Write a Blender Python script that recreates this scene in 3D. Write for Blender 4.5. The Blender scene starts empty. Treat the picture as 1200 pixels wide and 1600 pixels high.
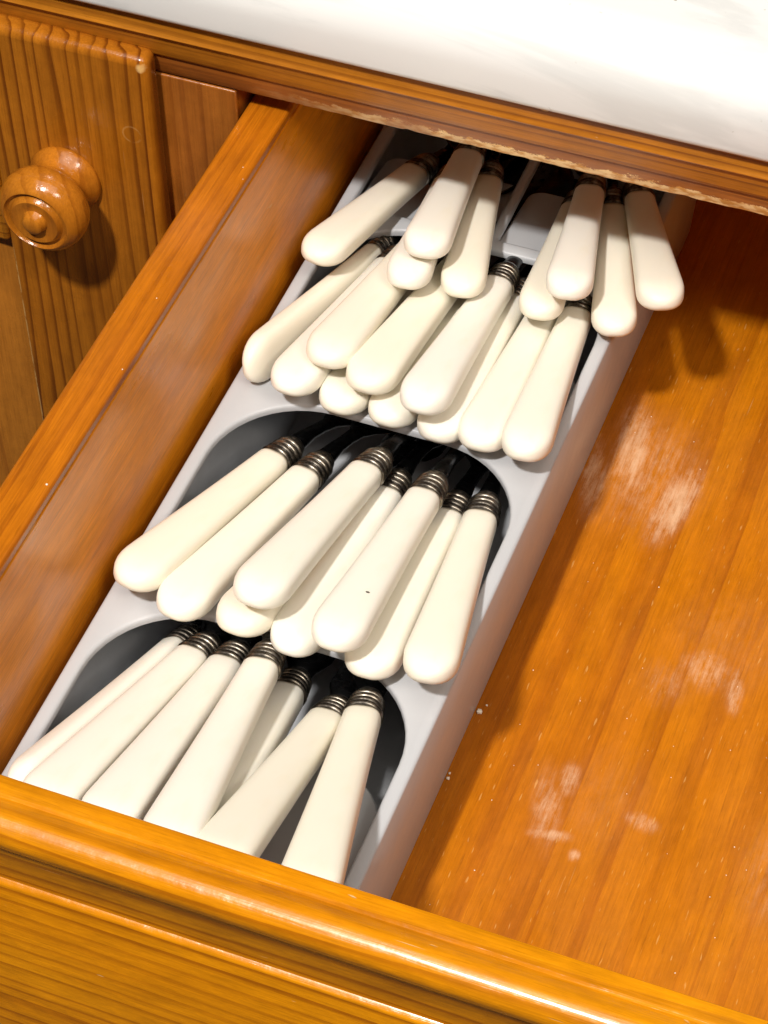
import bpy, bmesh, math, random
from mathutils import Vector, Matrix

random.seed(7)
SC = bpy.context.scene
COL = SC.collection

# ---------------------------------------------------------------- camera
cam_d = bpy.data.cameras.new('camera')
cam = bpy.data.objects.new('camera', cam_d); COL.objects.link(cam)
cam.location = (0.259063, -0.305072, 0.638362)
cam.rotation_euler = (0.7202565, 0.0150131, 0.3680981)
cam_d.sensor_fit = 'HORIZONTAL'; cam_d.sensor_width = 36.0
cam_d.lens = 3896.17 / 1200 * 36
cam_d.clip_start = 0.01; cam_d.clip_end = 50
SC.camera = cam

# ---------------------------------------------------------------- world, lamps, exposure
w = bpy.data.worlds.new('World'); SC.world = w; w.use_nodes = True
w.node_tree.nodes['Background'].inputs[0].default_value = (1.0, 0.88, 0.74, 1)
w.node_tree.nodes['Background'].inputs[1].default_value = 0.035

def lamp(name, kind, loc, target, energy, color, **kw):
    d = bpy.data.lights.new(name, kind); d.energy = energy; d.color = color
    for k, v in kw.items(): setattr(d, k, v)
    o = bpy.data.objects.new(name, d); COL.objects.link(o)
    o.location = loc
    o.rotation_euler = (Vector(target) - Vector(loc)).to_track_quat('-Z', 'Y').to_euler()
    return o
AIM = (0.1, 0.2, 0.05)
lamp('ceiling_spot', 'SPOT', (-0.05, -0.80, 1.75), AIM, 128, (1.0, 0.965, 0.915), shadow_soft_size=0.055, spot_size=math.radians(70), spot_blend=0.5)
lamp('right_fill', 'AREA', (1.05, -0.60, 1.55), AIM, 9.0, (1.0, 0.92, 0.81), shape='RECTANGLE', size=0.5, size_y=0.3)  # added soft fill from the right, lifts the drawer side and handle flanks

lamp('ceiling_bounce', 'AREA', (0.25, -0.45, 2.3), (0.2, 0.0, 0.0), 21.0, (1.0, 0.90, 0.79), shape='RECTANGLE', size=2.2, size_y=1.5)

SC.view_settings.view_transform = 'Standard'
SC.view_settings.look = 'None'
SC.view_settings.exposure = 0.22
SC.view_settings.gamma = 1.0
SC.view_settings.use_curve_mapping = False
SC.render.engine = 'CYCLES'
SC.cycles.use_denoising = True
SC.cycles.max_bounces = 8

# ---------------------------------------------------------------- dimensions (metres; drawer floor is z = 0, drawer front inner face is y = 0)
D = 0.2625           # face of the cabinet frame
ZF = 0.1212          # top of drawer front
ZS = 0.1172          # top of drawer sides
XI, XO = -0.004, -0.018

# ---------------------------------------------------------------- material helpers
class NT:
    def __init__(s, name):
        s.m = bpy.data.materials.new(name); s.m.use_nodes = True
        s.t = s.m.node_tree; s.b = s.t.nodes['Principled BSDF']
    def n(s, typ, **kw):
        nd = s.t.nodes.new(typ)
        for k, v in kw.items():
            if k.startswith('i_'): nd.inputs[k[2:].replace('_', ' ')].default_value = v
            else: setattr(nd, k, v)
        return nd
    def l(s, a, b): s.t.links.new(a, b)
    def val(s, sock, v):
        if hasattr(v, 'links') or hasattr(v, 'is_linked'): s.l(v, sock)
        else: sock.default_value = v
    def math(s, op, a, b=None, c=None, clamp=False):
        nd = s.n('ShaderNodeMath', operation=op, use_clamp=clamp)
        s.val(nd.inputs[0], a)
        if b is not None: s.val(nd.inputs[1], b)
        if c is not None: s.val(nd.inputs[2], c)
        return nd.outputs[0]
    def coords(s):
        return s.n('ShaderNodeTexCoord').outputs['Object']
    def mapping(s, vec, scale=(1, 1, 1), loc=(0, 0, 0), rot=(0, 0, 0)):
        nd = s.n('ShaderNodeMapping'); s.l(vec, nd.inputs[0])
        nd.inputs['Scale'].default_value = scale; nd.inputs['Location'].default_value = loc; nd.inputs['Rotation'].default_value = rot
        return nd.outputs[0]
    def noise(s, vec, scale, detail=3, rough=0.5, dist=0.0):
        nd = s.n('ShaderNodeTexNoise'); s.l(vec, nd.inputs['Vector'])
        nd.inputs['Scale'].default_value = scale; nd.inputs['Detail'].default_value = detail
        nd.inputs['Roughness'].default_value = rough; nd.inputs['Distortion'].default_value = dist
        return nd.outputs['Fac']
    def ramp(s, fac, stops, interp='LINEAR'):
        nd = s.n('ShaderNodeValToRGB'); nd.color_ramp.interpolation = interp
        el = nd.color_ramp.elements
        while len(el) < len(stops): el.new(0.5)
        for e, (p, c) in zip(el, stops):
            e.position = p; e.color = c if len(c) == 4 else (*c, 1)
        s.l(fac, nd.inputs[0]); return nd.outputs[0]
    def smooth(s, v, lo, hi, o0=0.0, o1=1.0):
        nd = s.n('ShaderNodeMapRange', interpolation_type='SMOOTHSTEP')
        s.l(v, nd.inputs[0]); nd.inputs[1].default_value = lo; nd.inputs[2].default_value = hi
        nd.inputs[3].default_value = o0; nd.inputs[4].default_value = o1
        return nd.outputs[0]
    def mix(s, fac, a, b, mode='MIX'):
        nd = s.n('ShaderNodeMix', data_type='RGBA', blend_type=mode)
        s.val(nd.inputs[0], fac); s.val(nd.inputs[6], a if hasattr(a, 'is_linked') else (*a, 1) if len(a) == 3 else a)
        s.val(nd.inputs[7], b if hasattr(b, 'is_linked') else (*b, 1) if len(b) == 3 else b)
        return nd.outputs[2]
    def bump(s, h, strength, dist):
        nd = s.n('ShaderNodeBump'); s.l(h, nd.inputs['Height'])
        nd.inputs['Strength'].default_value = strength; nd.inputs['Distance'].default_value = dist
        s.l(nd.outputs[0], s.b.inputs['Normal'])

AX = {'X': 0, 'Y': 1, 'Z': 2}
def wood(name, grain, perp, period, light, mid, dark, ring=0.8, warp=1.0, rough=0.3, coat=0.35, nick=0.5, nick_col=(0.72, 0.47, 0.22), seed=0.0,
         fibre=0.35, blotch=0.35, extra=None, spec=0.5, dents=0.9):
    """varnished softwood: grain axis, perpendicular weights for the ring coordinate, ring period in metres"""
    t = NT(name); co = t.coords()
    g = AX[grain]
    def stretched(along, across, off=0.0):
        sc = [across] * 3; sc[g] = along
        return t.mapping(co, scale=sc, loc=(seed + off, seed * 1.7 + off, seed * 0.6 - off))
    sep = t.n('ShaderNodeSeparateXYZ'); t.l(co, sep.inputs[0])
    v = None
    for i in range(3):
        if perp[i]:
            term = t.math('MULTIPLY', sep.outputs[i], perp[i]); v = term if v is None else t.math('ADD', v, term)
    wob = t.math('MULTIPLY', t.math('SUBTRACT', t.noise(stretched(3.0, 14, 1.0), 1.0, 2), 0.5), 0.030 * warp)
    wob2 = t.math('MULTIPLY', t.math('SUBTRACT', t.noise(stretched(9, 120, 3.0), 1.0, 2), 0.5), 0.004 * warp)
    vary = t.math('MULTIPLY', t.math('SUBTRACT', t.noise(stretched(1.2, 75, 15.0), 1.0, 2), 0.5), 2.2 * period)
    v = t.math('ADD', t.math('ADD', t.math('ADD', v, wob), wob2), vary)
    saw = t.math('FRACT', t.math('ADD', t.math('DIVIDE', v, period), 40.3 + seed))
    rings = t.ramp(saw, [(0.0, (0.35,) * 3), (0.06, (0.03,) * 3), (0.40, (0.04,) * 3), (0.70, (0.25,) * 3), (0.86, (0.9,) * 3), (0.95, (1,) * 3)])
    strength = t.smooth(t.noise(stretched(2.5, 30, 7.0), 1.0, 2), 0.3, 0.7, 0.35, 1.0)
    rfac = t.math('MULTIPLY', t.math('MULTIPLY', rings, strength), ring)
    bl = t.smooth(t.noise(stretched(5, 22, 11.0), 1.0, 3), 0.3, 0.7)
    base = t.mix(t.math('MULTIPLY', bl, blotch * 2, clamp=True), light, mid)
    colr = t.mix(rfac, base, dark)
    fib = t.noise(stretched(34, 1300, 2.0), 1.0, 3, 0.65)
    colr = t.mix(fibre, colr, t.ramp(fib, [(0.3, (0.55, 0.5, 0.45)), (0.7, (1.25, 1.25, 1.25))]), 'MULTIPLY')
    pore = t.smooth(t.noise(stretched(110, 2300, 6.0), 1.0, 2, 0.5), 0.60, 0.72)
    colr = t.mix(t.math('MULTIPLY', pore, 0.30), colr, tuple(c * 0.45 for c in mid))
    mott = t.noise(stretched(60, 160, 16.0), 1.0, 4, 0.65)
    colr = t.mix(0.5, colr, t.ramp(mott, [(0.30, (0.72, 0.68, 0.62)), (0.70, (1.22, 1.24, 1.26))]), 'MULTIPLY')
    # nicks and scratches that bare paler wood
    nk = t.smooth(t.noise(stretched(130, 420, 5.0), 1.0, 2, 0.4), 0.755, 0.80)
    nk2 = t.smooth(t.noise(stretched(30, 700, 9.0), 1.0, 1, 0.3), 0.80, 0.84)
    region = t.smooth(t.noise(stretched(14, 14, 4.0), 1.0, 2), 0.45, 0.65)
    nk = t.math('MULTIPLY', t.math('MULTIPLY', t.math('MAXIMUM', nk, nk2), region), nick, clamp=True)
    colr = t.mix(nk, colr, nick_col)
    rgh = t.smooth(t.noise(stretched(20, 60, 8.0), 1.0, 4), 0.3, 0.7, rough * 0.75, rough * 1.3)
    if extra: colr, rgh = extra(t, co, sep, colr, rgh, stretched)
    t.l(colr, t.b.inputs['Base Color']); t.l(rgh, t.b.inputs['Roughness'])
    t.b.inputs['Specular IOR Level'].default_value = spec
    t.b.inputs['Coat Weight'].default_value = coat; t.b.inputs['Coat Roughness'].default_value = rough * 0.55
    h = t.math('ADD', t.math('MULTIPLY', fib, 0.5), t.math('SUBTRACT', t.math('MULTIPLY', rfac, -0.22), t.math('MULTIPLY', nk, 1.5)))
    dent = t.noise(t.mapping(co, scale=(170, 170, 170)), 1.0, 3, 0.5)
    h = t.math('ADD', h, t.math('MULTIPLY', dent, dents))
    t.bump(h, 0.40, 0.0005)
    return t.m

L1, M1, D1 = (0.56, 0.21, 0.030), (0.45, 0.150, 0.016), (0.18, 0.042, 0.005)
def worn_bottom(z0, span):
    def f(t, co, sep, colr, rgh, st):
        n1 = t.noise(t.mapping(co, scale=(230, 380, 560)), 1.0, 6, 0.75)
        h = t.math('DIVIDE', t.math('SUBTRACT', sep.outputs[2], z0), span)
        xr = t.math('MULTIPLY', t.smooth(sep.outputs[0], -0.02, 0.06, 0.0, 1.0), t.smooth(t.noise(t.mapping(co, scale=(38, 38, 38)), 1.0, 2), 0.32, 0.52, 0.35, 1.0))       # hands reach in at the drawer opening, not over the stile
        m = t.smooth(t.math('SUBTRACT', t.math('MULTIPLY', n1, 1.35), h), 0.02, 0.12)
        m = t.math('MULTIPLY', m, xr)
        pale = t.mix(t.smooth(t.noise(t.mapping(co, scale=(260, 500, 700)), 1.0, 3), 0.35, 0.6), (0.66, 0.32, 0.07), (0.95, 0.69, 0.34))
        colr = t.mix(m, colr, pale)
        rgh = t.math('ADD', rgh, t.math('MULTIPLY', m, 0.35))
        return colr, rgh
    return f

def floor_scuffs(t, co, sep, colr, rgh, st):
    spots = [  # x, y, half width, half length, angle, strength
        (0.1190, 0.272, 0.010, 0.030, 10, 1.0), (0.1400, 0.252, 0.009, 0.026, -8, 1.1), (0.1105, 0.254, 0.007, 0.026, 12, 0.85), (0.127, 0.262, 0.028, 0.036, 0, 0.62), (0.1215, 0.268, 0.0025, 0.022, 9, 1.25), (0.1420, 0.247, 0.003, 0.012, 5, 1.3),
        (0.170, 0.187, 0.013, 0.012, 0, 0.75), (0.181, 0.182, 0.004, 0.012, 12, 0.95), (0.160, 0.178, 0.012, 0.014, 5, 0.5),
        (0.1425, 0.131, 0.005, 0.009, 8, 0.85), (0.1395, 0.118, 0.007, 0.022, 18, 0.72), (0.1435, 0.1095, 0.009, 0.0035, 12, 0.95), (0.1525, 0.105, 0.0026, 0.003, 0, 1.0),
        (0.168, 0.1235, 0.008, 0.0045, -10, 0.8), (0.155, 0.128, 0.020, 0.030, 0, 0.32), (0.175, 0.20, 0.03, 0.03, 0, 0.35), (0.215, 0.12, 0.02, 0.03, 5, 0.5), (0.20, 0.27, 0.015, 0.03, 0, 0.4), (0.24, 0.20, 0.02, 0.02, 0, 0.5)]
    tot = None
    for x, y, a, b, ang, s in spots:
        mp = t.n('ShaderNodeMapping', vector_type='TEXTURE'); t.l(co, mp.inputs[0])
        mp.inputs['Location'].default_value = (x, y, 0); mp.inputs['Scale'].default_value = (a, b, 1); mp.inputs['Rotation'].default_value = (0, 0, math.radians(ang))
        ln = t.n('ShaderNodeVectorMath', operation='LENGTH')
        flat = t.n('ShaderNodeVectorMath', operation='MULTIPLY'); t.l(mp.outputs[0], flat.inputs[0]); flat.inputs[1].default_value = (1, 1, 0)
        t.l(flat.outputs[0], ln.inputs[0])
        m = t.smooth(ln.outputs['Value'], 0.15, 1.25, s, 0.0)
        tot = m if tot is None else t.math('MAXIMUM', tot, m)
    streak = t.noise(t.mapping(co, scale=(800, 55, 1), rot=(0, 0, 0.05)), 1.0, 6, 0.8)
    cloud = t.noise(t.mapping(co, scale=(230, 130, 1)), 1.0, 6, 0.75)
    k = t.math('ADD', t.math('MULTIPLY', streak, 1.15), t.math('MULTIPLY', cloud, 0.9))
    m = t.smooth(t.math('ADD', t.math('MULTIPLY', tot, 0.75), t.math('SUBTRACT', k, 1.0)), 0.36, 1.20)
    m = t.math('MULTIPLY', m, t.smooth(tot, 0.0, 0.35))
    colr = t.mix(t.math('MULTIPLY', m, 0.66), colr, (0.80, 0.55, 0.34))
    # short pale flecks of the veneer
    fl = t.smooth(t.noise(t.mapping(co, scale=(1100, 170, 1)), 1.0, 1, 0.4), 0.70, 0.78)
    colr = t.mix(t.math('MULTIPLY', fl, 0.32), colr, (0.80, 0.48, 0.16))
    haze = t.math('MULTIPLY', t.math('MULTIPLY', t.smooth(tot, 0.05, 0.9), t.smooth(k, 0.75, 1.25)), 0.30)
    colr = t.mix(haze, colr, (0.70, 0.42, 0.26))
    rgh = t.math('ADD', rgh, t.math('MULTIPLY', m, 0.25))
    return colr, rgh

def door_wear(t, co, sep, colr, rgh, st):
    x, z = sep.outputs[0], sep.outputs[2]
    n1 = t.noise(t.mapping(co, scale=(260, 260, 200)), 1.0, 4, 0.6)
    def blob(cx, cz, rx, rz, s):
        a = t.math('DIVIDE', t.math('SUBTRACT', x, cx), rx); b = t.math('DIVIDE', t.math('SUBTRACT', z, cz), rz)
        d = t.math('ADD', t.math('MULTIPLY', a, a), t.math('MULTIPLY', b, b))
        return t.smooth(t.math('SUBTRACT', t.math('ADD', n1, s), d), 0.5, 1.0)
    m = blob(-0.0478, 0.1345, 0.0026, 0.0032, 0.50)                       # rubbed corner
    ring_ = t.math('ABSOLUTE', t.math('SUBTRACT', t.math('SQRT', t.math('ADD', t.math('POWER', t.math('SUBTRACT', x, -0.0535), 2.0), t.math('POWER', t.math('SUBTRACT', z, 0.106), 2.0))), 0.0032))
    m = t.math('MAXIMUM', m, t.math('MULTIPLY', t.smooth(ring_, 0.0001, 0.0005, 0.22, 0.0), t.smooth(n1, 0.4, 0.6)))   # round dent
    edge = t.smooth(t.math('ABSOLUTE', t.math('SUBTRACT', x, -0.1070)), 0.0003, 0.0010, 1.0, 0.0)
    m = t.math('MAXIMUM', m, t.math('MULTIPLY', t.math('MULTIPLY', edge, t.smooth(z, 0.030, 0.042, 1.0, 0.0)), t.smooth(n1, 0.36, 0.55)))
    colr = t.mix(t.math('MULTIPLY', m, 0.85), colr, (0.82, 0.50, 0.18))
    return colr, rgh
MAT = {}
MAT['front'] = wood('varnished_pine_front', 'X', (0, 0.55, 1.0), 0.0060, (0.70, 0.268, 0.002), (0.60, 0.205, 0.001), (0.26, 0.060, 0.001), ring=0.75, warp=0.6, rough=0.26, coat=0.9, seed=2.1, spec=0.3, nick=1.0, dents=1.8)
MAT['side'] = wood('stained_drawer_side', 'Y', (0.6, 0, 1.0), 0.009, (0.86, 0.310, 0.012), (0.79, 0.258, 0.005), (0.52, 0.150, 0.002), ring=0.25, warp=0.8, rough=0.36, coat=0.25, spec=0.35, seed=5.3, fibre=0.4)
MAT['lipping'] = wood('stained_edge_lipping', 'Y', (1.0, 0, 0.3), 0.006, (0.52, 0.158, 0.005), (0.42, 0.112, 0.003), (0.23, 0.048, 0.002), ring=0.55, warp=0.8, rough=0.34, coat=0.3, seed=41.3, fibre=0.5, spec=0.3, nick=0.9)
MAT['floor'] = wood('stained_drawer_bottom', 'Y', (1.0, 0, 0), 0.017, (0.54, 0.175, 0.003), (0.44, 0.122, 0.002), (0.28, 0.062, 0.002), ring=0.5, warp=1.0, rough=0.42, coat=0.0, spec=0.3, seed=9.2, fibre=0.35, extra=floor_scuffs, nick=0.3)
MAT['door'] = wood('varnished_pine_door', 'Z', (1.0, 0.3, 0), 0.0052, (0.44, 0.150, 0.010), (0.36, 0.108, 0.006), (0.13, 0.028, 0.002), ring=1.0, warp=0.55, rough=0.26, coat=0.4, seed=13.7, spec=0.25, extra=door_wear)
MAT['panel'] = wood('varnished_pine_panel', 'Z', (1.0, 0.3, 0), 0.016, (0.52, 0.195, 0.022), (0.44, 0.145, 0.014), (0.22, 0.055, 0.006), ring=0.5, warp=1.2, rough=0.26, coat=0.5, seed=3.7)
MAT['stile'] = wood('varnished_pine_stile', 'Z', (1.0, 0.3, 0), 0.009, (0.42, 0.140, 0.018), (0.34, 0.100, 0.012), (0.18, 0.042, 0.005), ring=0.5, warp=0.7, rough=0.30, coat=0.4, seed=17.9)
MAT['trim'] = wood('varnished_pine_moulding', 'X', (0, 0.7, 1.0), 0.0034, (0.50, 0.185, 0.012), (0.42, 0.135, 0.006), (0.16, 0.038, 0.002), ring=0.85, warp=0.22, rough=0.38, coat=0.15, seed=21.1, nick=0.9, spec=0.3)
MAT['rail'] = wood('worn_pine_rail', 'X', (0, 0.7, 1.0), 0.005, (0.36, 0.115, 0.014), (0.30, 0.085, 0.010), (0.16, 0.038, 0.004), ring=0.5, warp=0.3, rough=0.36, coat=0.3, seed=25.1, nick=0.8, extra=worn_bottom(0.126, 0.0066))
MAT['knob'] = wood('varnished_turned_knob', 'Z', (0.8, 0.6, 0), 0.006, (0.50, 0.175, 0.014), (0.42, 0.130, 0.008), (0.22, 0.055, 0.004), ring=0.55, warp=0.5, rough=0.18, coat=0.7, spec=0.3, seed=31.0, nick=0.7)
MAT['carcass'] = wood('dark_cabinet_inside', 'Y', (0, 0, 1.0), 0.012, (0.16, 0.055, 0.012), (0.12, 0.040, 0.008), (0.08, 0.02, 0.004), ring=0.4, rough=0.5, coat=0.0, seed=35.0)

def plastic(name, colour, rough, var=0.03, spec=0.5, bumpy=0.0):
    t = NT(name); co = t.coords()
    oi = t.n('ShaderNodeObjectInfo')
    n1 = t.noise(t.mapping(co, scale=(40, 40, 40)), 1.0, 3)
    hi = tuple(min(1, c * (1 + var)) for c in colour); lo = tuple(c * (1 - var) for c in colour)
    t.l(t.mix(n1, lo, hi), t.b.inputs['Base Color'])
    t.l(t.smooth(t.noise(t.mapping(co, scale=(150, 150, 150)), 1.0, 4), 0.3, 0.7, rough * 0.85, rough * 1.2), t.b.inputs['Roughness'])
    t.b.inputs['Specular IOR Level'].default_value = spec
    if bumpy: t.bump(t.noise(t.mapping(co, scale=(900, 900, 900)), 1.0, 2), bumpy, 0.0003)
    return t
t = plastic('grey_plastic', (0.49, 0.50, 0.52), 0.34, bumpy=0.06); MAT['tray'] = t.m

def ivory():
    t = NT('ivory_resin'); co = t.coords(); oi = t.n('ShaderNodeObjectInfo')
    c = t.mix(oi.outputs['Random'], (0.87, 0.82, 0.69), (0.88, 0.855, 0.79))
    n1 = t.noise(t.mapping(co, scale=(25, 10, 25)), 1.0, 3)
    c = t.mix(t.math('MULTIPLY', n1, 0.35), c, (0.85, 0.80, 0.67))
    sp = t.n('ShaderNodeSeparateXYZ'); t.l(co, sp.inputs[0])
    gr = t.math('MULTIPLY', t.smooth(sp.outputs[1], -0.0022, -0.0002), t.smooth(n1, 0.3, 0.6, 0.25, 0.7))      # grime along the collar
    c = t.mix(gr, c, (0.42, 0.33, 0.20))
    st = t.math('MULTIPLY', t.smooth(t.noise(t.mapping(co, scale=(90, 30, 90)), 1.0, 4, 0.6), 0.52, 0.75), 0.35)
    c = t.mix(st, c, (0.82, 0.74, 0.56))
    t.l(c, t.b.inputs['Base Color'])
    t.bump(t.noise(t.mapping(co, scale=(160, 70, 160)), 1.0, 3), 0.05, 0.0004)
    t.b.inputs['Roughness'].default_value = 0.42
    t.b.inputs['Specular IOR Level'].default_value = 0.38
    t.b.inputs['Subsurface Weight'].default_value = 0.12
    t.b.inputs['Subsurface Radius'].default_value = (0.004, 0.003, 0.002)
    t.b.inputs['Subsurface Scale'].default_value = 0.6
    return t.m
MAT['ivory'] = ivory()

def metal(name, lo, hi, rough, scale):
    t = NT(name); co = t.coords()
    n1 = t.noise(t.mapping(co, scale=(scale,) * 3), 1.0, 4, 0.6)
    t.l(t.mix(t.smooth(n1, 0.35, 0.65), lo, hi), t.b.inputs['Base Color'])
    t.l(t.smooth(n1, 0.3, 0.7, rough * 1.4, rough * 0.8), t.b.inputs['Roughness'])
    t.b.inputs['Metallic'].default_value = 1.0
    t.bump(t.noise(t.mapping(co, scale=(700,) * 3), 1.0, 3), 0.12, 0.0003)
    return t.m
MAT['ferrule'] = metal('tarnished_ferrule', (0.045, 0.038, 0.032), (0.30, 0.265, 0.22), 0.34, 260)
MAT['steel'] = metal('dull_steel', (0.035, 0.035, 0.035), (0.09, 0.09, 0.09), 0.24, 120)

def marble():
    t = NT('white_marble'); co = t.coords()
    wv = t.noise(t.mapping(co, scale=(5, 14, 14), rot=(0, 0, 0.25)), 1.0, 6, 0.55, 1.2)
    vein = t.smooth(t.math('ABSOLUTE', t.math('SUBTRACT', wv, 0.5)), 0.0, 0.055, 1.0, 0.0)
    cloud = t.smooth(t.noise(t.mapping(co, scale=(7, 16, 16)), 1.0, 4), 0.35, 0.7)
    c = t.mix(t.math('MULTIPLY', cloud, 0.5), (0.80, 0.80, 0.785), (0.70, 0.705, 0.71))
    c = t.mix(t.math('MULTIPLY', vein, 0.5), c, (0.58, 0.59, 0.585))
    sp = t.smooth(t.noise(t.mapping(co, scale=(330, 420, 420)), 1.0, 2, 0.5), 0.70, 0.76)
    spr = t.smooth(t.noise(t.mapping(co, scale=(22, 22, 22)), 1.0, 2), 0.42, 0.6)
    c = t.mix(t.math('MULTIPLY', t.math('MULTIPLY', sp, spr), 0.8), c, (0.34, 0.31, 0.24))
    t.l(c, t.b.inputs['Base Color']); t.b.inputs['Roughness'].default_value = 0.28
    t.bump(sp, -0.15, 0.0004)
    return t.m
MAT['marble'] = marble()
MAT['speck'] = plastic('dark_speck', (0.06, 0.045, 0.03), 0.6).m
tc = plastic('pale_crumb', (0.85, 0.80, 0.68), 0.6); MAT['crumb'] = tc.m

# ---------------------------------------------------------------- object helpers
def mesh_obj(name, bm, mat, parent=None, smooth=None, bevel=None, segs=3):
    bmesh.ops.recalc_face_normals(bm, faces=bm.faces)
    me = bpy.data.meshes.new(name); bm.to_mesh(me); bm.free()
    me.materials.append(MAT[mat] if isinstance(mat, str) else mat)
    o = bpy.data.objects.new(name, me); COL.objects.link(o)
    if smooth is not None:
        for p in me.polygons: p.use_smooth = True
        if smooth < 180: me.set_sharp_from_angle(angle=math.radians(smooth))
    if bevel:
        b = o.modifiers.new('edge', 'BEVEL'); b.width = bevel; b.segments = segs; b.limit_method = 'ANGLE'; b.angle_limit = math.radians(35)
        b.use_clamp_overlap = True; b.harden_normals = False
        for p in me.polygons: p.use_smooth = True
        me.set_sharp_from_angle(angle=math.radians(50))
    if parent: o.parent = parent
    return o
def empty(name, label, cat, loc=(0, 0, 0), group=None, kind=None):
    o = bpy.data.objects.new(name, None); COL.objects.link(o); o.location = loc; o.empty_display_size = 0.02
    o['label'] = label; o['category'] = cat
    if group: o['group'] = group
    if kind: o['kind'] = kind
    return o
def box(bm, x0, x1, y0, y1, z0, z1):
    v = [bm.verts.new((x, y, z)) for x in (x0, x1) for y in (y0, y1) for z in (z0, z1)]
    for f in ((0, 1, 3, 2), (4, 6, 7, 5), (0, 4, 5, 1), (2, 3, 7, 6), (0, 2, 6, 4), (1, 5, 7, 3)): bm.faces.new([v[i] for i in f])
def box_obj(name, dims, mat, parent, bevel=0.0012, segs=3):
    bm = bmesh.new(); box(bm, *dims); return mesh_obj(name, bm, mat, parent, bevel=bevel, segs=segs)
def extrude_profile(bm, prof, x0, x1, nx=1, jitter=None):
    """closed (y, z) profile swept along x in nx steps"""
    rows = []
    for i in range(nx + 1):
        x = x0 + (x1 - x0) * i / nx
        rows.append([bm.verts.new((x, y + (jitter(x, k)[0] if jitter else 0), z + (jitter(x, k)[1] if jitter else 0))) for k, (y, z) in enumerate(prof)])
    n = len(prof)
    for a, b in zip(rows, rows[1:]):
        for k in range(n): bm.faces.new((a[k], a[(k + 1) % n], b[(k + 1) % n], b[k]))
    bm.faces.new(rows[0]); bm.faces.new(rows[-1][::-1])
def arc(cy, cz, r, a0, a1, n):
    return [(cy + r * math.cos(math.radians(a0 + (a1 - a0) * i / n)), cz + r * math.sin(math.radians(a0 + (a1 - a0) * i / n))) for i in range(n + 1)]
def lathe(bm, prof, n=48, sx=1.0, sz=1.0):
    """(h, r) profile turned about local y"""
    rows = []
    for h, r in prof:
        rows.append([bm.verts.new((r * sx * math.cos(2 * math.pi * k / n), h, r * sz * math.sin(2 * math.pi * k / n))) for k in range(n)])
    for a, b in zip(rows, rows[1:]):
        for k in range(n): bm.faces.new((a[k], a[(k + 1) % n], b[(k + 1) % n], b[k]))
    bm.faces.new(rows[0]); bm.faces.new(rows[-1][::-1])

# ================================================================ COUNTERTOP
top = bpy.data.objects
prof = []
ym, z0m, z1m = D - 0.008, 0.1534, 0.1834
prof += [(0.85, z0m)]
prof += arc(ym + 0.003, z0m + 0.003, 0.003, 270, 180, 5)
prof += arc(ym + 0.019, z1m - 0.019, 0.019, 180, 90, 16)
prof += [(0.85, z1m)]
bm = bmesh.new(); extrude_profile(bm, prof, -0.6, 0.8)
counter = mesh_obj('countertop', bm, 'marble', smooth=40)
counter['label'] = 'white marble countertop with a rounded edge above the open drawer'; counter['category'] = 'countertop'

# ================================================================ CABINET
cab = empty('cabinet', 'varnished pine kitchen cabinet with a knobbed door left of the drawer', 'cabinet', (0, D, -0.16))
def cpart(o):
    o.parent = cab; o.matrix_parent_inverse = Matrix.Translation((0, -D, 0.16)); return o
# worn rail over the drawer opening: chipped lower edge
import bisect
_cx = [-0.005]; _cv = [0.0]
while _cx[-1] < 0.75:
    _cx.append(_cx[-1] + random.choice((0.0008, 0.0012, 0.002, 0.004))); _cv.append(max(0.0, random.gauss(0.10, 0.32)) ** 1.3)
def chip(x, k):
    if k not in (0, 1) or x < -0.004: return (0, 0)
    i = max(1, min(len(_cx) - 1, bisect.bisect(_cx, x))); f = min(1, max(0, (x - _cx[i - 1]) / (_cx[i] - _cx[i - 1])))
    q = (_cv[i - 1] * (1 - f) + _cv[i] * f) * 0.0004
    return (q * 0.5, q) if k == 0 else (q * 0.2, q)
prof = [(D, 0.1262), (D - 0.0001, 0.1275), (D, 0.1336), (D, 0.1375), (D + 0.021, 0.1375), (D + 0.021, 0.1262)]
prof[0] = (D + 0.0012, 0.1262)
bm = bmesh.new(); extrude_profile(bm, prof, -0.55, 0.75, 1400, chip)
cpart(mesh_obj('rail', bm, 'rail', smooth=50))
# moulding under the marble
ymo = D - 0.0046
prof = [(D + 0.015, 0.1528), (D + 0.015, 0.1345), (D - 0.0004, 0.1345), (D - 0.0012, 0.1349), (D - 0.0017, 0.1358)]
prof += [(D - 0.0021, 0.1376), (D - 0.0026, 0.1398), (D - 0.0031, 0.1420), (D - 0.0035, 0.1438), (D - 0.0038, 0.1446)]
prof += [(D - 0.0047, 0.1450), (D - 0.0051, 0.1457), (D - 0.0048, 0.1464), (D - 0.0044, 0.1472), (D - 0.0044, 0.1528)]
bm = bmesh.new(); extrude_profile(bm, prof, -0.55, 0.75)
cpart(mesh_obj('moulding', bm, 'trim', smooth=35))
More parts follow.
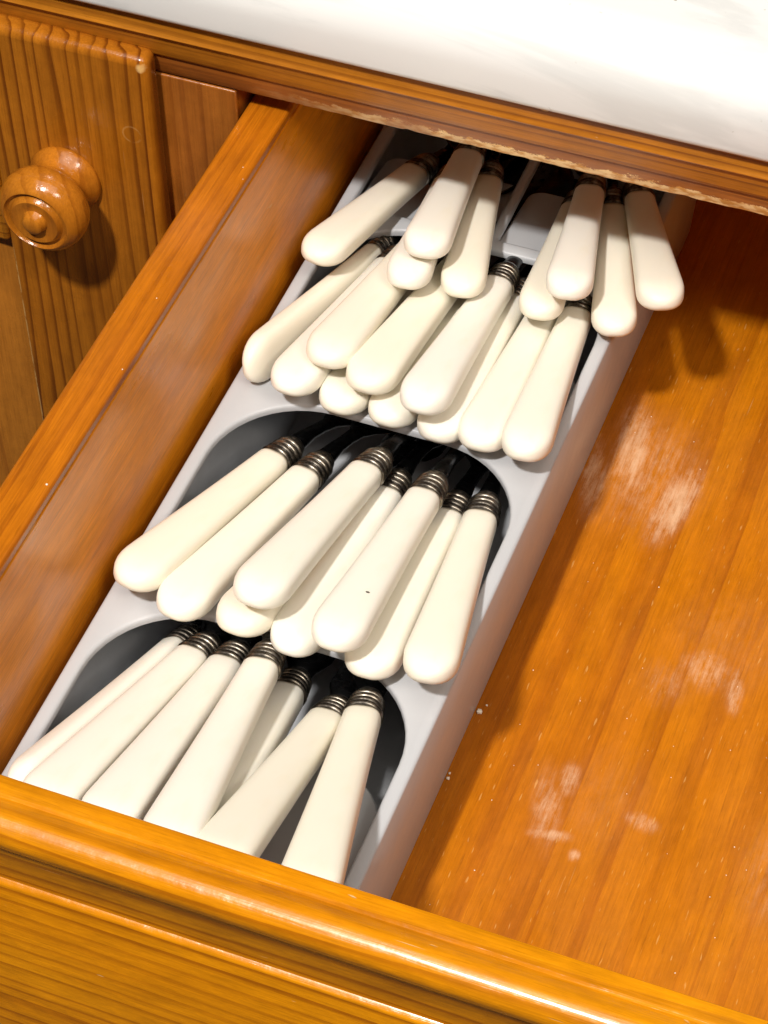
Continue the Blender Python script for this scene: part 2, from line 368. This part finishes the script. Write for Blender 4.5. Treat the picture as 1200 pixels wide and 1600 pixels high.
# stile between the door and the drawer
def cbox(name, dims, mat, bevel=0.0012):
    return cpart(box_obj(name, dims, mat, None, bevel=bevel))
cbox('stile', (-0.10, -0.0192, D, D + 0.021, -0.30, 0.1261), 'stile', 0.0006)
cbox('stile', (0.455, 0.52, D, D + 0.021, -0.30, 0.1261), 'stile', 0.0006)
cbox('lower_rail', (-0.0190, 0.4548, D, D + 0.021, -0.075, -0.035), 'stile', 0.0006)
cbox('carcass_panel', (-0.075, -0.057, D + 0.0215, 0.80, -0.30, 0.150), 'carcass')
cbox('carcass_panel', (0.462, 0.48, D + 0.0215, 0.80, -0.30, 0.150), 'carcass')
cbox('carcass_panel', (-0.055, 0.460, 0.78, 0.798, -0.30, 0.150), 'carcass')
cbox('carcass_panel', (-0.0565, 0.4615, D + 0.022, 0.779, -0.34, -0.305), 'carcass')
# door: frame with a recessed field
door = cpart(bpy.data.objects.new('door', None)); COL.objects.link(door); door.empty_display_size = 0.02
YD = D - 0.0095
def dpart(o): o.parent = door; o.matrix_parent_inverse = (door.matrix_parent_inverse @ Matrix.Identity(4)); return o
def rounded_bar(name, x0, x1, z0, z1, mat, r=0.003):
    bm = bmesh.new(); box(bm, x0, x1, YD, D - 0.0008, z0, z1)
    return mesh_obj(name, bm, mat, bevel=r, segs=5)
door.matrix_parent_inverse = Matrix.Identity(4); door.location = (0, 0, 0)
parts = [rounded_bar('door_stile', -0.1080, -0.0455, -0.29, 0.1382, 'door', 0.0032),
         rounded_bar('door_stile', -0.42, -0.36, -0.29, 0.1382, 'door', 0.0032)]
bm = bmesh.new(); box(bm, -0.3602, -0.1078, YD + 0.0002, D - 0.0009, 0.0405, 0.1380)
parts.append(mesh_obj('door_rail', bm, 'trim', bevel=0.002))
bm = bmesh.new()
# field: sloped border rising to a flat centre
xs0, xs1, zs0, zs1 = -0.362, -0.1075, -0.28, 0.0410
yb, yf = YD + 0.0062, YD + 0.0022
a = [bm.verts.new(q) for q in ((xs0, yb, zs0), (xs1, yb, zs0), (xs1, yb, zs1), (xs0, yb, zs1))]
b = [bm.verts.new(q) for q in ((xs0 + .03, yf, zs0 + .03), (xs1 - .03, yf, zs0 + .03), (xs1 - .03, yf, zs1 - .03), (xs0 + .03, yf, zs1 - .03))]
c = [bm.verts.new(q) for q in ((xs0, D - .001, zs0), (xs1, D - .001, zs0), (xs1, D - .001, zs1), (xs0, D - .001, zs1))]
for k in range(4):
    bm.faces.new((a[k], a[(k + 1) % 4], b[(k + 1) % 4], b[k])); bm.faces.new((a[k], c[k], c[(k + 1) % 4], a[(k + 1) % 4]))
bm.faces.new(b); bm.faces.new(c)
parts.append(mesh_obj('door_panel', bm, 'panel', smooth=10))
# turned knob
kp = [(0, 0.0118), (0.0010, 0.0121), (0.0018, 0.0119), (0.0030, 0.0112), (0.0048, 0.0100), (0.0066, 0.0094), (0.0082, 0.0098), (0.0094, 0.0110), (0.0106, 0.0126),
      (0.0124, 0.0139), (0.0145, 0.0146), (0.0168, 0.0147), (0.0190, 0.0142), (0.0208, 0.0132), (0.0222, 0.0119), (0.0228, 0.0112), (0.0229, 0.0108), (0.0222, 0.0104), (0.0216, 0.0097), (0.0218, 0.0090),
      (0.0228, 0.0084), (0.0234, 0.0078), (0.0233, 0.0066), (0.0228, 0.0052), (0.0228, 0.0042), (0.0238, 0.0036), (0.0252, 0.0032), (0.0258, 0.0024), (0.0260, 0.0008)]
bm = bmesh.new(); lathe(bm, kp, 64)
knob = mesh_obj('knob', bm, 'knob', smooth=35)
knob.rotation_euler = (0, 0, math.pi); knob.location = (-0.0803, YD - 0.0001, 0.0800); knob.scale = (1.08, 1.06, 1.08)
parts.append(knob)
bpy.context.view_layer.update()
for o in parts:
    mw = o.matrix_world.copy(); o.parent = door; o.matrix_parent_inverse = (door.matrix_world).inverted(); o.matrix_world = mw

# ================================================================ DRAWER
drw = empty('drawer', 'open varnished pine drawer with a beaded front pulled out of the cabinet', 'drawer', (0.22, 0.2, -0.03))
def drawer_part(o):
    bpy.context.view_layer.update(); o.parent = drw; o.matrix_parent_inverse = drw.matrix_world.inverted(); return o
prof = [(0.0, -0.030), (0.0, ZF - 0.0012), (-0.0006, ZF - 0.0003), (-0.0016, ZF), (-0.0056, ZF - 0.0002), (-0.0064, ZF - 0.0009)]
prof += arc(-0.0115, ZF - 0.0050, 0.0056, 62, 222, 18)
prof += [(-0.0146, ZF - 0.0101), (-0.0137, ZF - 0.0116), (-0.0130, ZF - 0.0136), (-0.0126, ZF - 0.0165), (-0.0124, ZF - 0.0275), (-0.0126, ZF - 0.0290), (-0.0138, ZF - 0.0296), (-0.0142, ZF - 0.0302), (-0.0143, -0.030)]
bm = bmesh.new(); extrude_profile(bm, prof, -0.040, 0.475, 1)
drawer_part(mesh_obj('front_panel', bm, 'front', smooth=35))
for xa, xb in ((XO, XI), (0.440, 0.454)):
    sp_ = drawer_part(box_obj('side_panel', (xa, xb, 0.0004, 0.470, -0.012, ZS - 0.0042), 'side', None, bevel=0.0005, segs=2))
    lip = box_obj('edge_lipping', (xa, xb, 0.0004, 0.470, ZS - 0.0041, ZS), 'lipping', None, bevel=0.0012, segs=3)
    bpy.context.view_layer.update(); lip.parent = sp_; lip.matrix_parent_inverse = sp_.matrix_world.inverted()
drawer_part(box_obj('back_panel', (XI + 0.0003, 0.4397, 0.455, 0.469, -0.012, ZS - 0.012), 'side', None, bevel=0.001))
drawer_part(box_obj('bottom_panel', (XI - 0.001, 0.441, -0.0008, 0.456, -0.008, 0.0), 'floor', None, bevel=None))

# ================================================================ CUTLERY TRAY
tray = empty('cutlery_tray', 'light grey plastic stepped cutlery tray along the drawer side', 'cutlery tray', (0.055, 0.2, 0.0))
def tray_part(o):
    bpy.context.view_layer.update(); o.parent = tray; o.matrix_parent_inverse = tray.matrix_world.inverted(); return o
ZT = 0.056
def rrect(x0, x1, y0, y1, r0, r1, n=10):
    """outline: front corners r0, back corners r1, counter-clockwise"""
    pts = []
    for cx, cy, r, a in ((x0 + r0, y0 + r0, r0, 180), (x1 - r0, y0 + r0, r0, 270), (x1 - r1, y1 - r1, r1, 0), (x0 + r1, y1 - r1, r1, 90)):
        for i in range(n + 1):
            q = math.radians(a + 90 * i / n); pts.append((cx + r * math.cos(q), cy + r * math.sin(q)))
    return pts
YT0, YT1 = 0.0035, 0.398
OPEN = [(0.0048, 0.1052, 0.0285, 0.1120, 0.031), (0.0048, 0.1052, 0.1190, 0.2040, 0.031), (0.0048, 0.1052, 0.2100, 0.2930, 0.031),
        (0.0048, 0.0552, 0.2985, 0.3900, 0.014), (0.0588, 0.1052, 0.2985, 0.3900, 0.014)]
bm = bmesh.new()
outer = rrect(0.0, 0.110, YT0, YT1, 0.010, 0.010, 8)
def ring(pts, z): return [bm.verts.new((x, y, z)) for x, y in pts]
def edges_of(vs): return [bm.edges.new((vs[i], vs[(i + 1) % len(vs)])) for i in range(len(vs))]
E1, E2 = 0.0011, 0.00035
ot = ring(rrect(E1, 0.110 - E1, YT0 + E1, YT1 - E1, 0.010 - E1, 0.010 - E1, 8), ZT); ee = edges_of(ot)
holes = []
for x0, x1, y0, y1, r in OPEN:
    h = ring(rrect(x0 - E1, x1 + E1, y0 - E1, y1 + E1, 0.0015 + E1, r + E1, 12), ZT); ee += edges_of(h); holes.append((h, (x0, x1, y0, y1, r)))
bmesh.ops.triangle_fill(bm, edges=ee, use_beauty=True)
def band(a, b):
    for i in range(len(a)): bm.faces.new((a[i], a[(i + 1) % len(a)], b[(i + 1) % len(a)], b[i]))
om = ring(rrect(E2, 0.110 - E2, YT0 + E2, YT1 - E2, 0.010 - E2, 0.010 - E2, 8), ZT - E2)
ox = ring(outer, ZT - E1)
band(ot, om); band(om, ox)
ob = [bm.verts.new((0.055 + (v.co.x - 0.055) * (0.051 / 0.055), 0.2 + (v.co.y - 0.2) * 0.981, 0.0006)) for v in ox]
band(ox, ob); bm.faces.new(ob)
for h, (x0, x1, y0, y1, r) in holes:
    hm = ring(rrect(x0 - E2, x1 + E2, y0 - E2, y1 + E2, 0.0015 + E2, r + E2, 12), ZT - E2)
    hx = ring(rrect(x0, x1, y0, y1, 0.0015, r, 12), ZT - E1)
    low = []
    for v in hx:
        low.append(bm.verts.new((v.co.x, v.co.y, ZT - 0.0026)))
    band(h, hm); band(hm, hx); band(hx, low)
body = mesh_obj('tray_body', bm, 'tray', smooth=60)
tray_part(body)
# ramps: the shelf in each bay that the handles lie on
for i, (x0, x1, y0, y1, r) in enumerate(OPEN):
    bm = bmesh.new()
    ln = 0.056 if i < 3 else 0.040
    pts = rrect(x0 - 0.0006, x1 + 0.0006, y0 - 0.004, y0 + ln, 0.0008, 0.026 if i < 3 else 0.006, 8)
    zf = lambda y: ZT - 0.0004 - 0.25 * max(0.0, y - y0) - 0.0002
    tp = [bm.verts.new((x, y, zf(y) - (0.0016 if y < y0 else 0))) for x, y in pts]
    bt = [bm.verts.new((v.co.x, v.co.y, v.co.z - 0.0018)) for v in tp]
    bm.faces.new(tp); bm.faces.new(bt)
    for k in range(len(tp)): bm.faces.new((tp[k], bt[k], bt[(k + 1) % len(tp)], tp[(k + 1) % len(tp)]))
    tray_part(mesh_obj('ramp', bm, 'tray', bevel=0.0006, segs=2))

# ================================================================ CUTLERY
def superring(bm, y, w, t, z, e, n=28, cup=0.0):
    vs = []
    for k in range(n):
        a = 2 * math.pi * k / n; c, s = math.cos(a), math.sin(a)
        x = w * math.copysign(abs(c) ** (2 / e), c); zz = t * math.copysign(abs(s) ** (2 / e), s)
        vs.append(bm.verts.new((x, y, z + zz + cup * (x / w) ** 2 if w > 1e-9 else z + zz)))
    return vs
def loft(bm, rings):
    n = len(rings[0])
    for a, b in zip(rings, rings[1:]):
        for k in range(n): bm.faces.new((a[k], a[(k + 1) % n], b[(k + 1) % n], b[k]))
    bm.faces.new(rings[0]); bm.faces.new(rings[-1][::-1])
def handle_mesh(L, s):
    bm = bmesh.new(); rings = []
    ce = 0.0115 * s
    ys = [0.0, 0.0012] + [L * q for q in (0.08, 0.18, 0.3, 0.42, 0.54, 0.66, 0.76)]
    ys += [L - ce * (1 - math.sin(math.radians(a))) for a in (0, 12, 24, 36, 48, 58, 67, 75, 81, 86, 89)]
    for y in ys:
        q = min(1, y / L)
        wd = (0.0056 + 0.0033 * q ** 1.3) * s; th = (0.0047 + 0.0006 * q - 0.0006 * max(0.0, (q - 0.7) / 0.3) ** 2) * s; ex = 2.8 + 0.7 * q
        k = max(0.0, (y - (L - ce)) / ce)
        fw = max(0.004, (1 - k ** 2.1)) ** (1 / 2.1) if k < 1 else 0.05
        ex -= 0.8 * min(1.0, k * 1.4)
        ft = math.sqrt(max(0.0004, 1 - k ** 3.0)) if k > 0 else 1
        if y == 0.0: wd *= 0.94; th *= 0.94
        z = 0.0
        rings.append(superring(bm, -y, wd * fw, th * ft, z, ex, 32))
    loft(bm, rings)
    bmesh.ops.recalc_face_normals(bm, faces=bm.faces)
    me = bpy.data.meshes.new('handle'); bm.to_mesh(me); bm.free(); me.materials.append(MAT['ivory'])
    for p in me.polygons: p.use_smooth = True
    return me
def ferrule_mesh(s):
    bm = bmesh.new()
    pr = [(0.0, 0.0055)]
    y = 0.0002
    for k in range(4):
        r0 = 0.0061 - 0.00026 * k
        for a in range(0, 181, 18): pr.append((y + 0.00095 - 0.00095 * math.cos(math.radians(a)), r0 - 0.0011 + 0.0011 * math.sin(math.radians(a)) ** 0.8))
        y += 0.0025
    pr += [(y, 0.0046), (y + 0.0010, 0.0043), (y + 0.002, 0.0040)]
    lathe(bm, [(h * s, r * s) for h, r in pr], 36, 1.0, 0.9)
    bmesh.ops.recalc_face_normals(bm, faces=bm.faces)
    me = bpy.data.meshes.new('ferrule'); bm.to_mesh(me); bm.free(); me.materials.append(MAT['ferrule'])
    for p in me.polygons: p.use_smooth = True
    return me
def head_mesh(kind, s):
    bm = bmesh.new()
    if kind == 'fork':
        st = [(.008, .0042, .0030, 0), (.014, .0038, .0024, .0004), (.022, .0030, .0018, .0002), (.030, .0027, .0015, -.0012), (.038, .0031, .0013, -.0030), (.044, .0055, .0012, -.0044), (.049, .0092, .0011, -.0054), (.056, .0108, .0011, -.0064), (.060, .0108, .0010, -.0068)]
        loft(bm, [superring(bm, y * s, w * s, t * s, z * s, 2.4, 16) for y, w, t, z in st])
        for k in range(4):
            xo = (-.0087 + .0058 * k) * s
            rs = []
            for y, w, z in ((.059, .0019, -.0067), (.072, .0017, -.0068), (.085, .0014, -.0050), (.096, .0007, -.0022)):
                r = superring(bm, y * s, w * s, .0010 * s, z * s, 2.6, 10)
                for v in r: v.co.x += xo * (1.0 if y < .09 else .97)
                rs.append(r)
            loft(bm, rs)
    elif kind == 'spoon':
        st = [(.008, .0042, .0030, 0, 0), (.014, .0038, .0024, .0004, 0), (.024, .0029, .0018, 0, 0), (.036, .0028, .0014, -.0016, 0), (.042, .0042, .0012, -.0028, .0003), (.047, .0085, .0010, -.0044, .0018),
              (.054, .0138, .0009, -.0066, .0046), (.063, .0170, .0008, -.0082, .0066), (.074, .0172, .0008, -.0084, .0070), (.085, .0140, .0008, -.0068, .0056), (.092, .0096, .0008, -.0044, .0034), (.0965, .0040, .0007, -.0020, .0010)]
        loft(bm, [superring(bm, y * s, w * s, t * s, z * s, 2.2, 20, c * s) for y, w, t, z, c in st])
    else:
        st = [(.008, .0042, .0034, 0), (.013, .0040, .0026, 0), (.018, .0050, .0016, 0), (.026, .0078, .0011, 0), (.045, .0088, .0009, 0), (.070, .0092, .0008, 0), (.085, .0086, .0007, 0), (.094, .0058, .0006, 0), (.098, .0020, .0005, 0)]
        loft(bm, [superring(bm, y * s, w * s, t * s, z * s, 2.2, 16) for y, w, t, z in st])
    nm = {'fork': 'tines', 'spoon': 'bowl', 'knife': 'blade'}[kind]
    bmesh.ops.recalc_face_normals(bm, faces=bm.faces)
    me = bpy.data.meshes.new(nm); bm.to_mesh(me); bm.free(); me.materials.append(MAT['steel'])
    for p in me.polygons: p.use_smooth = True
    me.set_sharp_from_angle(angle=math.radians(60))
    return me
PROTO = {}
for key, kind, L, s in (('teaspoon', 'spoon', 0.068, 0.92), ('spoon', 'spoon', 0.0825, 1.0), ('fork', 'fork', 0.0825, 1.0), ('knife', 'knife', 0.094, 1.0)):
    hs = 0.66 if key == 'teaspoon' else 0.92
    PROTO[key] = (handle_mesh(L, s), ferrule_mesh(s), head_mesh(kind, hs if key == 'teaspoon' else s * hs))

PLACE = {
 'A1': ((0.022, 0.31598, 0.06), (0.00977, 0.2504, 0.07316), 0),
 'A2': ((0.04167, 0.31516, 0.0735), (0.0493, 0.24939, 0.08903), 0),
 'A3': ((0.03683, 0.30865, 0.0652), (0.0455, 0.24286, 0.08002), 0),
 'A4': ((0.04851, 0.3168, 0.0626), (0.06193, 0.25108, 0.07379), 0),
 'B1': ((0.07932, 0.32045, 0.0563), (0.08743, 0.25425, 0.06958), 0),
 'B2': ((0.0849, 0.31796, 0.068), (0.09756, 0.25293, 0.08333), 0),
 'B3': ((0.09218, 0.32362, 0.0573), (0.1126, 0.25927, 0.06537), 0),
 'B4': ((0.10049, 0.32618, 0.063), (0.12666, 0.26505, 0.07723), 0),
 'C1': ((0.01969, 0.28182, 0.0496), (0.00651, 0.20198, 0.06568), 80),
 'C2': ((0.03676, 0.28294, 0.0609), (0.03282, 0.20234, 0.07808), 0),
 'C3': ((0.05186, 0.27905, 0.0582), (0.04795, 0.1985, 0.0756), 0),
 'C4': ((0.06731, 0.27362, 0.0583), (0.06845, 0.19364, 0.07854), 0),
 'C5': ((0.02799, 0.27451, 0.0533), (0.02347, 0.19393, 0.07041), 0),
 'C6': ((0.0425, 0.27748, 0.0473), (0.03893, 0.19684, 0.06436), 0),
 'C7': ((0.0591, 0.27787, 0.0476), (0.0556, 0.19715, 0.06426), 0),
 'C8': ((0.0713, 0.27791, 0.0483), (0.07296, 0.19686, 0.0636), 0),
 'C9': ((0.08403, 0.27599, 0.0498), (0.08759, 0.19528, 0.06654), 0),
 'C10': ((0.09559, 0.27259, 0.0544), (0.10328, 0.19219, 0.07122), 0),
 'D1': ((0.02379, 0.18226, 0.0486), (0.0096, 0.10396, 0.07038), 0),
 'D2': ((0.03558, 0.17993, 0.0479), (0.02529, 0.10032, 0.06692), 0),
 'D3': ((0.0573, 0.17835, 0.06), (0.05222, 0.09987, 0.08492), 0),
 'D4': ((0.05173, 0.17676, 0.0462), (0.04658, 0.09834, 0.07131), 0),
 'D5': ((0.0635, 0.18021, 0.0493), (0.06317, 0.09957, 0.0667), 0),
 'D6': ((0.07795, 0.17458, 0.06), (0.07896, 0.09503, 0.08183), 0),
 'D7': ((0.08397, 0.1802, 0.0467), (0.08714, 0.10012, 0.06626), 0),
 'D8': ((0.09507, 0.17883, 0.052), (0.10619, 0.0998, 0.07293), 0),
 'E0': ((0.02319, 0.1062, 0.041), (0.01684, 0.01928, 0.07622), 60),
 'E1': ((0.03188, 0.09965, 0.0493), (0.02682, 0.01291, 0.08516), 0),
 'E2': ((0.0433, 0.09864, 0.051), (0.04616, 0.01184, 0.08697), 0),
 'E3': ((0.0571, 0.09478, 0.0613), (0.06749, 0.00712, 0.09361), 0),
 'E4': ((0.06106, 0.10241, 0.0413), (0.06966, 0.01703, 0.07967), 0),
 'E5': ((0.07904, 0.09051, 0.0514), (0.08156, 0.00683, 0.09415), 0),
 'E6': ((0.08929, 0.0932, 0.0547), (0.10713, 0.00821, 0.09067), 0),
}  #PLACE#
TEA_L, TEA_R = 'small pieces in the narrow back left slot', 'small pieces in the narrow back right slot'
ROWS = {'A': ('teaspoon', TEA_L), 'B': ('teaspoon', TEA_R), 'C': ('spoon', 'pieces in the second bay from the back'), 'D': ('fork', 'forks in the second bay from the front'), 'E': ('knife', 'pieces in the bay behind the drawer front')}
LABEL = {
 'A1': 'ivory handle slanting left in the back left slot, nearest the drawer side',
 'A2': 'ivory handle lying on top of the others in the back left slot',
 'A3': 'ivory handle half hidden under the topmost one in the back left slot',
 'A4': 'rightmost ivory handle of the back left slot, beside the empty divider gap',
 'B1': 'leftmost ivory handle of the back right slot, tucked under its neighbour',
 'B2': 'ivory handle lying on top in the back right slot, second from its left',
 'B3': 'ivory handle reaching farthest forward in the back right slot',
 'B4': 'ivory handle leaning out over the bare drawer floor, rightmost of the back slot',
 'C1': 'narrow ivory handle turned on edge against the tray rim, leftmost of the ten-piece bay',
 'C2': 'upper ivory handle next to the edge-turned one in the ten-piece bay',
 'C3': 'middle of the three ivory handles lying uppermost in the ten-piece bay',
 'C4': 'rightmost of the three ivory handles lying uppermost in the ten-piece bay',
 'C5': 'ivory butt peeping out beneath the upper row, leftmost of the lower layer',
 'C6': 'ivory butt in the lower layer of the ten-piece bay, second from the left',
 'C7': 'ivory butt in the lower layer of the ten-piece bay, third from the left',
 'C8': 'lower ivory handle partly under the right upper one in the ten-piece bay',
 'C9': 'fully bare ivory handle second from the right in the ten-piece bay',
 'C10': 'rightmost ivory handle of the ten-piece bay beside the tray rim',
 'D1': 'ivory handled fork overhanging the left tray rim, leftmost in the eight-fork bay',
 'D2': 'ivory handled fork with a yellowed ferrule, second from left in the eight-fork bay',
 'D3': 'ivory handled fork lying on top, third from the left in the eight-fork bay',
 'D4': 'ivory handled fork with only its butt showing beneath another in the eight-fork bay',
 'D5': 'ivory handled fork lying low between the two uppermost ones of the eight-fork bay',
 'D6': 'ivory handled fork on top with a tiny dark speck on its handle',
 'D7': 'ivory handled fork half covered, second from the right in the eight-fork bay',
 'D8': 'rightmost ivory handled fork of the eight-fork bay, fully in view',
 'E0': 'thin sliver of ivory handle at the far left of the front bay',
 'E1': 'broad slanting ivory handle, first full one from the left in the front bay',
 'E2': 'ivory handle second full one from the left in the front bay',
 'E3': 'ivory handle in the middle of the front bay, overlapping the one to its left',
 'E4': 'ivory handle lying deepest, in the middle of the front bay',
 'E5': 'ivory handle leaning left of the rightmost one in the front bay',
 'E6': 'rightmost ivory handle of the front bay, standing clear over the grey ramp',
}
made = {}
for k, (nk, bt, roll) in PLACE.items():
    kind, grp = ROWS[k[0]]
    n_, b_ = Vector(nk), Vector(bt)
    yax = (n_ - b_).normalized()
    xax = yax.cross(Vector((0, 0, 1))).normalized(); zax = xax.cross(yax)
    M = Matrix((xax, yax, zax)).transposed().to_4x4()
    M = Matrix.Translation(n_) @ M @ Matrix.Rotation(math.radians(roll), 4, 'Y')
    root = empty(kind, LABEL[k], 'cutlery', group=grp)
    rs = random.Random(k); M = M @ Matrix.Diagonal((rs.uniform(0.97, 1.03), 1.0, 0.78 if k == 'C1' else rs.uniform(0.97, 1.03), 1.0))
    root.matrix_world = M
    if kind not in made:
        ch = []
        for me in PROTO[kind]:
            o = bpy.data.objects.new(me.name.split('.')[0], me); COL.objects.link(o); ch.append(o)
        made[kind] = ch
    else:
        ch = [o.copy() for o in made[kind]]
        for o in ch: COL.objects.link(o)
    for o in ch: o.parent = root
    if k == 'D6':
        bs = bmesh.new(); bmesh.ops.create_icosphere(bs, subdivisions=1, radius=0.0006)
        sk = mesh_obj('speck', bs, 'speck'); sk.parent = root; sk.scale = (1.3, 0.7, 0.25); sk.location = (0.0032, -0.060, 0.0051)

# ================================================================ CRUMBS
bm = bmesh.new()
def crumb(x, y, r, z=0.0):
    ret = bmesh.ops.create_icosphere(bm, subdivisions=1, radius=r)
    for v in ret['verts']:
        v.co = Vector((x + v.co.x * random.uniform(.7, 1.3), y + v.co.y * random.uniform(.7, 1.3), z + r * .6 + v.co.z * random.uniform(.5, .9)))
crumb(0.1075, 0.1455, 0.0011); crumb(0.1088, 0.1490, 0.0004); crumb(0.1070, 0.1180, 0.0007); crumb(0.1068, 0.1200, 0.0005)
for i in range(70):
    crumb(random.uniform(0.112, 0.24), random.uniform(0.06, 0.30), random.uniform(0.0001, 0.00024))
for i in range(5):
    crumb(XI - random.uniform(0.0005, 0.004), random.uniform(0.09, 0.25), random.uniform(0.00015, 0.00035), ZS)
cr = mesh_obj('crumbs', bm, 'crumb')
cr['label'] = 'tiny pale crumbs and dust scattered over the drawer floor'; cr['category'] = 'crumbs'; cr['kind'] = 'stuff'
